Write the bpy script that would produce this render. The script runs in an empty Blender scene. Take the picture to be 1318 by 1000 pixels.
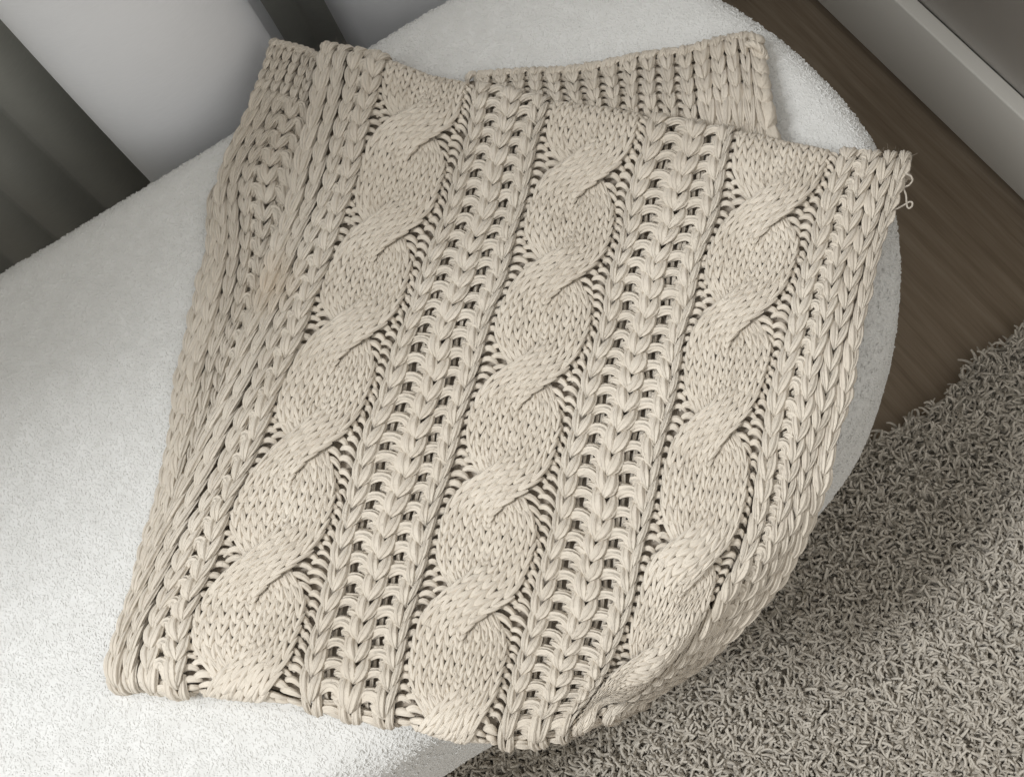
import bpy, math, random
import numpy as np
from mathutils import Matrix, Vector
rng = np.random.default_rng(11)
random.seed(5)
sc = bpy.context.scene
col = sc.collection

# ------------------------------------------------------------------ camera
SEAT = 0.40                                   # height of the seat top
F_PX, CX, CY = 1631.0, 659.0, 500.0           # photograph is 1318 x 1000
TH, ROLL, DIST = math.radians(24.0), math.radians(29.9), 1.0
R0 = np.array([1.0, 0, 0]); U0 = np.array([0, math.cos(TH), math.sin(TH)]); V0 = np.array([0, math.sin(TH), -math.cos(TH)])
RI = math.cos(ROLL) * R0 - math.sin(ROLL) * U0
UP = math.sin(ROLL) * R0 + math.cos(ROLL) * U0
CAM = np.array([0, 0, SEAT]) - V0 * DIST
cam = bpy.data.cameras.new('camera'); cam_o = bpy.data.objects.new('camera', cam); col.objects.link(cam_o)
cam.sensor_width = 36; cam.lens = F_PX * 36 / 1318; cam.clip_start = 0.05; cam.clip_end = 50
m = Matrix(((RI[0], UP[0], -V0[0], CAM[0]), (RI[1], UP[1], -V0[1], CAM[1]), (RI[2], UP[2], -V0[2], CAM[2]), (0, 0, 0, 1)))
cam_o.matrix_world = m
sc.camera = cam_o

# ------------------------------------------------------------------ light
w = bpy.data.worlds.new('World'); sc.world = w; w.use_nodes = True
bg = w.node_tree.nodes['Background']; bg.inputs[0].default_value = (1.0, 0.99, 0.955, 1); bg.inputs[1].default_value = 0.71
def area(name, loc, target, sx, sy, power, colr, spread=180):
    l = bpy.data.lights.new(name, 'AREA'); l.shape = 'RECTANGLE'; l.size = sx; l.size_y = sy; l.energy = power; l.color = colr; l.spread = math.radians(spread)
    o = bpy.data.objects.new(name, l); col.objects.link(o); o.location = loc
    o.rotation_euler = (Vector(target) - Vector(loc)).to_track_quat('-Z', 'Y').to_euler()
    return o
LA = CAM + ((0 - CX) * RI + (CY - 690) * UP + F_PX * V0) * ((SEAT - CAM[2]) / ((0 - CX) * RI + (CY - 690) * UP + F_PX * V0)[2])
LB_ = CAM + ((190 - CX) * RI + (CY - 550) * UP + F_PX * V0) * ((SEAT - CAM[2]) / ((190 - CX) * RI + (CY - 550) * UP + F_PX * V0)[2])
LD = (LB_ - LA) / np.linalg.norm(LB_ - LA)              # the shade's edge on the seat: the way the window light travels
LP = LA - LD * 2.2
area('window_light', (LP[0], LP[1], 4.5), tuple(LA + LD * 0.9), 0.55, 1.6, 148, (0.95, 0.975, 1.0))
LN = np.array([-LD[1], LD[0], 0.0]); LN = LN if LN[1] > 0 else -LN
LQ = LA - LD * 1.7 + LN * 1.75
area('fill_light_far', (LQ[0], LQ[1], 2.5), tuple(LA + LD * 0.3 + LN * 0.45), 0.9, 1.3, 56, (0.95, 0.975, 1.0))  # added fill lamp, brightens the left flank of the white curtain
sc.view_settings.view_transform = 'Standard'; sc.view_settings.look = 'None'; sc.view_settings.exposure = 0.0; sc.view_settings.gamma = 1.0
sc.render.engine = 'CYCLES'
sc.cycles.max_bounces = 6; sc.cycles.diffuse_bounces = 4

# ------------------------------------------------------------------ helpers
def ray(px, py):
    px = np.asarray(px, float); py = np.asarray(py, float)
    d = (px[..., None] - CX) * RI + (CY - py[..., None]) * UP + F_PX * V0
    return d
def at(px, py, z):                            # point of the plane z = const seen at a pixel of the photograph
    d = ray(px, py); z = np.asarray(z, float)
    k = (z - CAM[2]) / d[..., 2]
    return CAM + d * k[..., None]
def smooth(a, b, x):
    t = np.clip((x - a) / (b - a), 0, 1); return t * t * (3 - 2 * t)

def mesh_obj(name, V, F, mat, parent=None, uv=None, sm=True, sharp=None):
    me = bpy.data.meshes.new(name)
    V = np.ascontiguousarray(V, dtype=np.float32); F = np.ascontiguousarray(F, dtype=np.int32)
    k = F.shape[1]
    me.vertices.add(len(V)); me.vertices.foreach_set('co', V.ravel())
    me.loops.add(F.size); me.loops.foreach_set('vertex_index', F.ravel())
    me.polygons.add(len(F)); me.polygons.foreach_set('loop_start', np.arange(0, F.size, k, dtype=np.int32))
    me.polygons.foreach_set('loop_total', np.full(len(F), k, dtype=np.int32))
    if sm: me.polygons.foreach_set('use_smooth', np.ones(len(F), dtype=bool))
    if uv is not None:
        l = me.uv_layers.new(name='UVMap'); l.data.foreach_set('uv', np.ascontiguousarray(uv, dtype=np.float32).ravel())
    me.update(); me.validate()
    if mat: me.materials.append(mat)
    o = bpy.data.objects.new(name, me); col.objects.link(o)
    if parent: o.parent = parent
    return o
def tag(o, label=None, cat=None, group=None, kind=None):
    if label: o['label'] = label
    if cat: o['category'] = cat
    if group: o['group'] = group
    if kind: o['kind'] = kind
    return o
def empty(name, loc=(0, 0, 0)):
    o = bpy.data.objects.new(name, None); col.objects.link(o); o.location = loc; o.empty_display_size = 0.05; return o

class NT:
    def __init__(s, name):
        s.m = bpy.data.materials.new(name); s.m.use_nodes = True; s.t = s.m.node_tree; s.t.nodes.clear()
        s.out = s.n('ShaderNodeOutputMaterial'); s.b = s.n('ShaderNodeBsdfPrincipled'); s.l(s.b.outputs[0], s.out.inputs[0])
    def n(s, typ, **kw):
        x = s.t.nodes.new(typ)
        for k, v in kw.items(): setattr(x, k, v)
        return x
    def l(s, a, b): s.t.links.new(a, b)
    def noise(s, vec, scale, detail=3, rough=0.5):
        x = s.n('ShaderNodeTexNoise'); x.inputs['Scale'].default_value = scale; x.inputs['Detail'].default_value = detail; x.inputs['Roughness'].default_value = rough
        if vec is not None: s.l(vec, x.inputs['Vector'])
        return x.outputs[0]
    def math(s, op, a, b=None, c=None):
        x = s.n('ShaderNodeMath', operation=op)
        for i, v in enumerate((a, b, c)):
            if v is None: continue
            if isinstance(v, (int, float)): x.inputs[i].default_value = v
            else: s.l(v, x.inputs[i])
        return x.outputs[0]
    def ramp(s, fac, stops):
        x = s.n('ShaderNodeValToRGB'); s.l(fac, x.inputs[0]); e = x.color_ramp.elements
        while len(e) < len(stops): e.new(0.5)
        for i, (p, c) in enumerate(stops): e[i].position = p; e[i].color = (*c, 1)
        return x.outputs[0]
    def bump(s, h, strength, dist, prev=None):
        x = s.n('ShaderNodeBump'); x.inputs['Strength'].default_value = strength; x.inputs['Distance'].default_value = dist
        s.l(h, x.inputs['Height'])
        if prev is not None: s.l(prev, x.inputs['Normal'])
        return x.outputs[0]
    def set(s, **kw):
        for k, v in kw.items():
            i = s.b.inputs[k]
            if hasattr(v, 'is_linked') or hasattr(v, 'links'): s.l(v, i)
            else: i.default_value = v

# ------------------------------------------------------------------ materials
def mat_yarn(name, c0, c1, k=1.0):
    t = NT(name)
    tc = t.n('ShaderNodeTexCoord'); geo = tc.outputs['Object']
    sep = t.n('ShaderNodeSeparateXYZ'); t.l(tc.outputs['UV'], sep.inputs[0])
    n1 = t.noise(geo, 14, 3); n2 = t.noise(geo, 420, 3, 0.6); n3 = t.noise(geo, 75, 2)
    ph = t.math('ADD', t.math('MULTIPLY', sep.outputs[0], 2 * math.pi), t.math('MULTIPLY', n2, 1.6))
    ply = t.math('MULTIPLY_ADD', t.math('COSINE', ph), 0.5, 0.5)
    fine = t.math('MULTIPLY_ADD', t.math('COSINE', t.math('MULTIPLY', ph, 3.0)), 0.5, 0.5)
    mixv = t.math('ADD', t.math('MULTIPLY', n1, 0.55), t.math('ADD', t.math('MULTIPLY', n3, 0.3), t.math('MULTIPLY', n2, 0.15)))
    c = t.ramp(mixv, [(0.33, c0), (0.68, c1)])
    sp = CAM + ((350 - CX) * RI + (CY - 362) * UP + F_PX * V0) * ((SEAT + 0.03 - CAM[2]) / ((350 - CX) * RI + (CY - 362) * UP + F_PX * V0)[2]) - np.array([0, 0, SEAT])
    vd = t.n('ShaderNodeVectorMath', operation='DISTANCE'); t.l(geo, vd.inputs[0]); vd.inputs[1].default_value = tuple(sp)
    mr = t.n('ShaderNodeMapRange'); t.l(t.math('ADD', vd.outputs['Value'], t.math('MULTIPLY', n3, 0.012)), mr.inputs[0])
    for q, v in ((1, 0.012), (2, 0.042), (3, 0.32), (4, 0.0)): mr.inputs[q].default_value = v
    mx = t.n('ShaderNodeMix', data_type='RGBA'); t.l(mr.outputs[0], mx.inputs[0]); t.l(c, mx.inputs[6]); mx.inputs[7].default_value = (0.66, 0.50, 0.33, 1); c = mx.outputs[2]
    nb = t.bump(ply, 0.7 * k, 0.0016 * k)
    nb = t.bump(fine, 0.4 * k, 0.0006 * k, nb)
    nb = t.bump(t.noise(geo, 1600, 2), 0.35, 0.0004, nb)
    t.l(c, t.b.inputs['Base Color']); t.l(nb, t.b.inputs['Normal'])
    t.set(**{'Roughness': 0.92, 'Specular IOR Level': 0.15, 'Sheen Weight': 0.25, 'Sheen Roughness': 0.5})
    t.b.inputs['Sheen Tint'].default_value = (1, 0.97, 0.92, 1)
    return t.m
def mat_simple(name, c0, c1, scale, rough=0.8, bump=0.2, bscale=300, bd=0.001, sheen=0.0, sss=0.0):
    t = NT(name); tc = t.n('ShaderNodeTexCoord'); g = tc.outputs['Object']
    t.l(t.ramp(t.noise(g, scale, 4), [(0.3, c0), (0.7, c1)]), t.b.inputs['Base Color'])
    t.l(t.bump(t.noise(g, bscale, 3), bump, bd), t.b.inputs['Normal'])
    t.set(**{'Roughness': rough, 'Specular IOR Level': 0.25, 'Sheen Weight': sheen, 'Subsurface Weight': sss, 'Subsurface Scale': 0.004})
    t.b.inputs['Subsurface Radius'].default_value = (1, 0.9, 0.8)
    return t.m
M_YARN = mat_yarn('beige_cotton_yarn', (0.645, 0.57, 0.47), (0.785, 0.71, 0.605), 0.88)
M_FINE = mat_yarn('beige_cotton_yarn_fine', (0.645, 0.57, 0.47), (0.785, 0.71, 0.605), 0.66)
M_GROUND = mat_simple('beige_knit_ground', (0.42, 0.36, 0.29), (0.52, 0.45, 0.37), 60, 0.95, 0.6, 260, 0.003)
M_BOUCLE = mat_simple('white_boucle', (0.71, 0.702, 0.675), (0.80, 0.793, 0.77), 60, 0.95, 0.2, 500, 0.001, 0.3, 0.0)
M_RUGYARN = mat_simple('greige_rug_yarn', (0.55, 0.50, 0.428), (0.62, 0.575, 0.50), 90, 0.95, 0.5, 900, 0.001, 0.2)
M_RUGBASE = mat_simple('rug_backing', (0.52, 0.472, 0.402), (0.58, 0.532, 0.458), 60, 0.95)
M_PAINT = mat_simple('greige_paint', (0.48, 0.457, 0.412), (0.52, 0.497, 0.452), 3, 0.55, 0.05, 200, 0.0006)
M_WALL = mat_simple('grey_wall_paint', (0.70, 0.68, 0.655), (0.74, 0.72, 0.695), 3, 0.7, 0.08, 160, 0.0006)
def mat_floor():
    t = NT('brown_oak'); tc = t.n('ShaderNodeTexCoord'); mp = t.n('ShaderNodeMapping'); t.l(tc.outputs['Object'], mp.inputs[0])
    mp.inputs['Scale'].default_value = (2.2, 34, 1)
    g1 = t.noise(mp.outputs[0], 2.2, 6, 0.62)
    mp2 = t.n('ShaderNodeMapping'); t.l(tc.outputs['Object'], mp2.inputs[0]); mp2.inputs['Scale'].default_value = (6, 260, 1)
    g2 = t.noise(mp2.outputs[0], 2.0, 3)
    v = t.math('ADD', t.math('MULTIPLY', g1, 0.75), t.math('MULTIPLY', g2, 0.25))
    t.l(t.ramp(v, [(0.3, (0.19, 0.145, 0.10)), (0.5, (0.30, 0.235, 0.17)), (0.72, (0.40, 0.325, 0.245))]), t.b.inputs['Base Color'])
    t.l(t.bump(v, 0.25, 0.0008), t.b.inputs['Normal']); t.set(Roughness=0.5, **{'Specular IOR Level': 0.3})
    return t.m
M_FLOOR = mat_floor()
def mat_curtain(name, c0, c1, sheen):
    t = NT(name); tc = t.n('ShaderNodeTexCoord'); mp = t.n('ShaderNodeMapping'); t.l(tc.outputs['Object'], mp.inputs[0])
    mp.inputs['Scale'].default_value = (30, 30, 380)
    n = t.noise(mp.outputs[0], 3.0, 4, 0.6); n2 = t.noise(tc.outputs['Object'], 9, 3)
    t.l(t.ramp(t.math('ADD', t.math('MULTIPLY', n, 0.5), t.math('MULTIPLY', n2, 0.5)), [(0.3, c0), (0.7, c1)]), t.b.inputs['Base Color'])
    t.l(t.bump(n, 0.2, 0.0008), t.b.inputs['Normal']); t.set(Roughness=0.9, **{'Specular IOR Level': 0.15, 'Sheen Weight': sheen})
    return t.m
M_WHITECLOTH = mat_curtain('white_cloth', (0.80, 0.81, 0.835), (0.86, 0.87, 0.895), 0.4)
M_GREYCLOTH = mat_curtain('dark_grey_cloth', (0.32, 0.32, 0.288), (0.41, 0.41, 0.372), 0.3)

# ------------------------------------------------------------------ setting: floor, skirting, wall
A = at(1040, 0, 0.0); B = at(1318, 270, 0.0); ex = (B - A) / np.linalg.norm(B - A)      # foot of the skirting
ey = np.array([-ex[1], ex[0], 0.0])
if np.dot(ey, at(1300, 50, 0.0) - A) < 0: ey = -ey
gm = Matrix(((ex[0], ey[0], 0, A[0]), (ex[1], ey[1], 0, A[1]), (0, 0, 1, 0), (0, 0, 0, 1)))
def local_box(name, x0, x1, y0, y1, z0, z1, mat, parent=None, bev=0.0):
    V = [(x, y, z) for x in (x0, x1) for y in (y0, y1) for z in (z0, z1)]
    F = [(0, 1, 3, 2), (4, 6, 7, 5), (0, 4, 5, 1), (2, 3, 7, 6), (0, 2, 6, 4), (1, 5, 7, 3)]
    o = mesh_obj(name, V, F, mat, parent, sm=False)
    if bev:
        b = o.modifiers.new('bevel', 'BEVEL'); b.width = bev; b.segments = 3; b.limit_method = 'NONE'
    return o
fl = local_box('floor', -3.0, 3.5, -3.5, 0.6, -0.05, 0.0, M_FLOOR); fl.matrix_world = gm; tag(fl, kind='structure')
# skirting height from where its top edge is seen
def face_height(px, py):
    d = ray(px, py); k = np.dot(A - CAM, ey) / np.dot(d, ey); return (CAM + d * k)[2]
HS = float(np.mean([face_height(1154, 0), face_height(1236, 79), face_height(1318, 158)]))
def ledge_depth(px, py): return float(np.dot(at(px, py, HS) - A, ey))
DS = float(np.mean([ledge_depth(1186, 0), ledge_depth(1318, 130)]))
print('skirting', HS, DS)
sk = empty('baseboard'); sk.matrix_world = gm
tag(sk, 'greige painted baseboard with a pale top ledge along the wall', 'baseboard')
local_box('board', -3, 3.5, 0.0, DS, 0.0142, HS, M_PAINT, sk, 0.002)
local_box('toe_strip', -3, 3.5, 0.008, DS, 0.0, 0.014, M_PAINT, sk)
wl = local_box('wall', -3, 3.5, DS + 0.0005, DS + 0.12, 0.0, 2.4, M_WALL); wl.matrix_world = gm; tag(wl, kind='structure')

# ------------------------------------------------------------------ curtains behind the seat
e0 = at(0, 357, SEAT - 0.03); e1 = at(560, 20, SEAT - 0.03)
ca = (e1 - e0) / np.linalg.norm(e1 - e0); cb = np.array([-ca[1], ca[0], 0.0])
if np.dot(cb, np.array([0, 1, 0])) < 0: cb = -cb
def on_plane(px, py, off):                    # a upright plane `off` behind the seat edge: along, up
    d = ray(px, py); o = e0 + cb * off; k = np.dot(o - CAM, cb) / np.dot(d, cb); p = CAM + d * k
    return float(np.dot(p - e0, ca)), float(p[2])
def extruded(name, prof, zs, mat, parent=None, flare=None, thick=0.004):
    prof = np.array(prof); n = len(prof); V = []
    for z in zs:
        for a, b in prof:
            aa, bb = (a, b) if flare is None else flare(a, b, z)
            p = e0 + ca * aa + cb * bb; V.append((p[0], p[1], z))
    F = [(i * n + j, i * n + j + 1, (i + 1) * n + j + 1, (i + 1) * n + j) for i in range(len(zs) - 1) for j in range(n - 1)]
    o = mesh_obj(name, V, F, mat, parent)
    s = o.modifiers.new('thickness', 'SOLIDIFY'); s.thickness = thick; s.offset = 0
    return o
print('white L', on_plane(195, 240, 0.09), on_plane(0, 30, 0.09), 'R', on_plane(355, 60, 0.09), on_plane(345, 0, .09), on_plane(450, 0, 0.09), on_plane(460, 50, .09), on_plane(0, 130, .16), on_plane(150, 290, .16))
zs_c = np.linspace(0.012, 2.2, 60)

aL = on_plane(195, 240, 0.075)[0]; aLt, zLt = on_plane(0, 30, 0.075); zL = on_plane(195, 240, 0.075)[1]
slope = (aLt - aL) / max(zLt - zL, 0.05)
aR = on_plane(352, 60, 0.075)[0]; aR2 = on_plane(452, 20, 0.075)[0]
def fold_profile(a0, a1, b0, bulge, n=26, deep=0.16):
    u = np.linspace(0, 1, n); th = np.pi * u
    return [(a0 + (a1 - a0) * (0.5 - 0.5 * np.cos(t)) , b0 - bulge * np.sin(t) ** 0.8) for t in th]
prof = [(aL + 0.012, 0.165)] + fold_profile(aL, aR, 0.105, 0.07) + [(aR - 0.004, 0.155), (aR + 0.02, 0.22), ((aR + aR2) / 2 + 0.01, 0.25), (aR2 - 0.015, 0.22), (aR2 - 0.005, 0.155)] + fold_profile(aR2, aR2 + 0.30, 0.105, 0.07) + [(aR2 + 0.31, 0.17), (aR2 + 0.36, 0.23)]
# resample smoothly
prof = np.array(prof); dl = np.r_[0, np.cumsum(np.hypot(*np.diff(prof, axis=0).T))]; q = np.linspace(0, dl[-1], 220)
prof = np.c_[np.interp(q, dl, prof[:, 0]), np.interp(q, dl, prof[:, 1])]
ker = np.exp(-np.linspace(-2, 2, 9) ** 2); ker /= ker.sum()
pp = np.pad(prof, ((4, 4), (0, 0)), mode='edge'); prof = np.c_[np.convolve(pp[:, 0], ker, 'valid'), np.convolve(pp[:, 1], ker, 'valid')]
wc = extruded('white_curtain', prof, zs_c, M_WHITECLOTH, flare=lambda a, b, z: (a + slope * (z - zL) * smooth(aL + 0.25, aL, np.array(a)) * 0.9, b + 0.006 * math.sin(z * 9 + a * 7)))
tag(wc, 'smooth white curtain hanging in two broad folds behind the seat', 'curtain')
ga = np.linspace(aL - 0.75, aL + 0.9, 420)
gp = np.c_[ga, 0.195 - 0.016 * np.abs(np.sin(ga * np.pi / 0.062)) - 0.010 * np.sin(ga * 2 * np.pi / 0.21 + 1)]
gc = extruded('grey_curtain', gp, zs_c, M_GREYCLOTH, flare=lambda a, b, z: (a + 0.12 * slope * (z - zL), b))
tag(gc, 'dark grey pleated curtain hanging left of the white curtain', 'curtain')

# unseen curtain added out of view on the left; its edge shades the seat
sp0 = LA - LD * 0.62; sn = np.array([-LD[1], LD[0], 0.0])
if sn[1] < 0: sn = -sn
sa_ = np.linspace(0, 0.5, 150); V = []; zz = np.linspace(0.012, 2.85, 24)
for z in zz:
    for a in sa_:
        p = sp0 + sn * a + LD * (0.022 * math.sin(a * 2 * math.pi / 0.11) - 0.02); V.append((p[0], p[1], z))
n = len(sa_); F = [(i * n + j, i * n + j + 1, (i + 1) * n + j + 1, (i + 1) * n + j) for i in range(len(zz) - 1) for j in range(n - 1)]
sc_o = mesh_obj('shade_curtain', V, F, M_GREYCLOTH); sc_o.modifiers.new('thickness', 'SOLIDIFY').thickness = 0.004
tag(sc_o, 'dark grey curtain out of view, added to shade the seat', 'curtain')

# ------------------------------------------------------------------ white boucle seat
outline_px = [(-250, 505), (0, 360), (200, 240), (380, 130), (480, 66), (560, 18), (640, -20), (740, -42), (840, -30), (930, 5), (1000, 50), (1060, 103), (1105, 155), (1135, 205), (1152, 270), (1159, 345), (1152, 420), (1130, 490), (1100, 550), (1040, 625), (950, 710), (830, 805), (690, 885), (580, 940), (510, 985), (450, 1022), (370, 1085), (250, 1160), (0, 1250), (-300, 1200), (-420, 900), (-400, 650)]
op = np.array([at(x, y, SEAT - 0.03) for x, y in outline_px])[:, :2]
def closed_spline(P, n):
    N = len(P); out = []
    per = n // N
    for i in range(N):
        p0, p1, p2, p3 = P[i - 1], P[i], P[(i + 1) % N], P[(i + 2) % N]
        for k in range(per):
            t = k / per
            out.append(0.5 * ((2 * p1) + (-p0 + p2) * t + (2 * p0 - 5 * p1 + 4 * p2 - p3) * t * t + (-p0 + 3 * p1 - 3 * p2 + p3) * t ** 3))
    return np.array(out)
ol = closed_spline(op, 256)
for _ in range(6): ol = (np.roll(ol, 1, 0) + 2 * ol + np.roll(ol, -1, 0)) / 4
tn = np.roll(ol, -1, 0) - np.roll(ol, 1, 0); tn /= np.linalg.norm(tn, axis=1)[:, None]
nrm = np.c_[tn[:, 1], -tn[:, 0]]
if np.mean(np.sum(nrm * (ol - ol.mean(0)), axis=1)) < 0: nrm = -nrm
prof_s = [(0.05, 0.2), (0.01, 0.215), (0.0, 0.24), (-0.002, 0.30), (0.0, 0.355)] + [(0.036 - 0.036 * math.cos(t), 0.362 + 0.036 * math.sin(t)) for t in np.linspace(0.15, 1.5, 8)] + [(0.05, 0.3995)]
V = []
for ins, z in prof_s:
    for p, nn in zip(ol, nrm): q = p - nn * ins; V.append((q[0], q[1], z))
n = len(ol); last = np.array(V[-n:])[:, :2]; cc_ = ol.mean(0)
for q in np.linspace(0.94, 0.02, 22):
    for p in last: V.append((*(cc_ + (p - cc_) * q), 0.3995 + 0.004 * (1 - q * q)))
nr = len(V) // n
F = [(i * n + j, i * n + (j + 1) % n, (i + 1) * n + (j + 1) % n, (i + 1) * n + j) for i in range(nr - 1) for j in range(n)]
seat = empty('boucle_seat', (*ol.mean(0), 0.0))
tag(seat, 'rounded white boucle armchair seat under the knitted blanket', 'seat')
off = np.array([*ol.mean(0), 0.0])
F4 = F
cush = mesh_obj('cushion', np.array(V) - off, F4, M_BOUCLE, seat)
import bmesh
bm = bmesh.new(); bm.from_mesh(cush.data); bm.verts.ensure_lookup_table()
bmesh.ops.holes_fill(bm, edges=[e for e in bm.edges if e.is_boundary], sides=0)
bmesh.ops.delete(bm, geom=[v for v in bm.verts if not v.link_faces], context='VERTS')
bmesh.ops.recalc_face_normals(bm, faces=bm.faces); bm.to_mesh(cush.data); bm.free()
# plinth under it
V = []
for ins, z in [(0.16, 0.0), (0.16, 0.1), (0.14, 0.21)]:
    for p, nn in zip(ol, nrm): q = p - nn * ins; V.append((q[0], q[1], z))
F = [(i * n + j, i * n + (j + 1) % n, (i + 1) * n + (j + 1) % n, (i + 1) * n + j) for i in range(2) for j in range(n)]
mesh_obj('plinth', np.array(V) - off, F, M_BOUCLE, seat)

# ------------------------------------------------------------------ scattered pile (geometry nodes): boucle curls, rug tufts
def scatter(obj, density, kind, mat, keep_base, seed=0, upright=1.0, smin=0.7, smax=1.3, only_up=None, below=None):
    ng = bpy.data.node_groups.new(obj.name + '_pile', 'GeometryNodeTree')
    ng.interface.new_socket('Geometry', in_out='INPUT', socket_type='NodeSocketGeometry')
    ng.interface.new_socket('Geometry', in_out='OUTPUT', socket_type='NodeSocketGeometry')
    N = lambda t: ng.nodes.new(t); L = ng.links.new
    gi, go = N('NodeGroupInput'), N('NodeGroupOutput')
    ds = N('GeometryNodeDistributePointsOnFaces'); ds.inputs['Density'].default_value = density; ds.inputs['Seed'].default_value = seed
    L(gi.outputs[0], ds.inputs['Mesh'])
    if only_up is not None:
        pos = N('GeometryNodeInputPosition'); sx = N('ShaderNodeSeparateXYZ'); L(pos.outputs[0], sx.inputs[0])
        cp = N('FunctionNodeCompare'); cp.inputs[1].default_value = only_up; cp.operation = 'GREATER_THAN'; L(sx.outputs[2], cp.inputs[0])
        if below is not None:
            c2 = N('FunctionNodeCompare'); c2.inputs[1].default_value = below; c2.operation = 'LESS_THAN'; L(sx.outputs[2], c2.inputs[0])
            an = N('FunctionNodeBooleanMath'); an.operation = 'AND'; L(cp.outputs[0], an.inputs[0]); L(c2.outputs[0], an.inputs[1]); L(an.outputs[0], ds.inputs['Selection'])
        else: L(cp.outputs[0], ds.inputs['Selection'])
    shapes = []
    for pts, r in kind:
        bz = N('GeometryNodeCurvePrimitiveBezierSegment'); bz.mode = 'POSITION'; bz.inputs['Resolution'].default_value = 6
        for k, p in zip(('Start', 'Start Handle', 'End Handle', 'End'), pts): bz.inputs[k].default_value = p
        cc = N('GeometryNodeCurvePrimitiveCircle'); cc.inputs['Resolution'].default_value = 5; cc.inputs['Radius'].default_value = r
        sp = N('GeometryNodeSplineParameter'); fc = N('ShaderNodeFloatCurve'); cv = fc.mapping.curves[0]
        cv.points[0].location = (0, 0.75); cv.points[1].location = (1, 0.35); cv.points.new(0.6, 1.0); fc.mapping.update(); L(sp.outputs[0], fc.inputs['Value'])
        cm = N('GeometryNodeCurveToMesh'); cm.inputs['Fill Caps'].default_value = True; L(bz.outputs[0], cm.inputs[0]); L(cc.outputs[0], cm.inputs['Profile Curve'])
        sr = N('GeometryNodeSetCurveRadius'); L(bz.outputs[0], sr.inputs[0]); L(fc.outputs[0], sr.inputs['Radius']); L(sr.outputs[0], cm.inputs[0])
        if 'Scale' in cm.inputs: L(fc.outputs[0], cm.inputs['Scale'])
        ss = N('GeometryNodeSetShadeSmooth'); L(cm.outputs[0], ss.inputs[0])
        sm_ = N('GeometryNodeSetMaterial'); sm_.inputs['Material'].default_value = mat; L(ss.outputs[0], sm_.inputs[0])
        g2i = N('GeometryNodeGeometryToInstance'); L(sm_.outputs[0], g2i.inputs[0]); shapes.append(g2i)
    jn = N('GeometryNodeJoinGeometry')
    for g2i in reversed(shapes): L(g2i.outputs[0], jn.inputs[0])
    ip = N('GeometryNodeInstanceOnPoints'); L(ds.outputs['Points'], ip.inputs['Points']); L(jn.outputs[0], ip.inputs['Instance']); ip.inputs['Pick Instance'].default_value = True
    ri = N('FunctionNodeRandomValue'); ri.data_type = 'INT'; ri.inputs['Min'].default_value = 0; ri.inputs['Max'].default_value = len(kind) - 1; ri.inputs['Seed'].default_value = 3
    L(ri.outputs[2], ip.inputs['Instance Index'])
    rr = N('FunctionNodeRandomValue'); rr.data_type = 'FLOAT_VECTOR'; rr.inputs['Min'].default_value = (-upright, -upright, -3.1416); rr.inputs['Max'].default_value = (upright, upright, 3.1416)
    if only_up is not None:
        ro = N('FunctionNodeRotateRotation'); ro.rotation_space = 'LOCAL'; L(ds.outputs['Rotation'], ro.inputs[0]); er = N('FunctionNodeEulerToRotation'); L(rr.outputs[0], er.inputs[0]); L(er.outputs[0], ro.inputs[1]); L(ro.outputs[0], ip.inputs['Rotation'])
    else:
        L(rr.outputs[0], ip.inputs['Rotation'])
    rs = N('FunctionNodeRandomValue'); rs.data_type = 'FLOAT'; rs.inputs[2].default_value = smin; rs.inputs[3].default_value = smax; rs.inputs['Seed'].default_value = 9
    L(rs.outputs[1], ip.inputs['Scale'])
    j2 = N('GeometryNodeJoinGeometry'); L(ip.outputs[0], j2.inputs[0])
    if keep_base: L(gi.outputs[0], j2.inputs[0])
    L(j2.outputs[0], go.inputs[0])
    md = obj.modifiers.new('pile', 'NODES'); md.node_group = ng
mm = 0.001
low = [(((-1.6*mm, 0, -2.0*mm), (-2.2*mm, 0.8*mm, 0.75*mm), (2.4*mm, -0.8*mm, 0.65*mm), (1.4*mm, 0.3*mm, -2.0*mm)), 1.1*mm),
       (((-1.2*mm, 0.4*mm, -2.0*mm), (-3.0*mm, -1.0*mm, 0.5*mm), (1.0*mm, 1.2*mm, 0.8*mm), (2.0*mm, 0, -2.0*mm)), 1.0*mm),
       (((0, 0, -2.0*mm), (2.4*mm, 0.5*mm, 0.3*mm), (-2.2*mm, 1.6*mm, 0.9*mm), (-0.5*mm, -1.2*mm, -2.0*mm)), 0.95*mm)]
tall = [(((-0.8*mm, 0, -1.8*mm), (-2.6*mm, 0.8*mm, 2.0*mm), (2.4*mm, -0.8*mm, 2.5*mm), (1.4*mm, 0.3*mm, -1.6*mm)), 0.8*mm)]
curls = low
pile = mesh_obj('boucle_pile', np.array([v.co[:] for v in cush.data.vertices]), np.array([p.vertices[:] for p in cush.data.polygons if len(p.vertices) == 4]), M_BOUCLE, seat)
tag(pile, kind='stuff')
bmx = bmesh.new(); bmx.from_mesh(pile.data); bmesh.ops.recalc_face_normals(bmx, faces=bmx.faces); bmx.to_mesh(pile.data); bmx.free()
scatter(pile, 340000, curls, M_BOUCLE, False, 1, 0.5, 0.55, 1.1, only_up=0.205)
fringe = bpy.data.objects.new('boucle_fringe', cush.data.copy()); col.objects.link(fringe); fringe.parent = seat; tag(fringe, kind='stuff')
scatter(fringe, 170000, low + tall, M_BOUCLE, False, 7, 0.6, 0.7, 1.2, only_up=0.30, below=0.3935)


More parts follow.
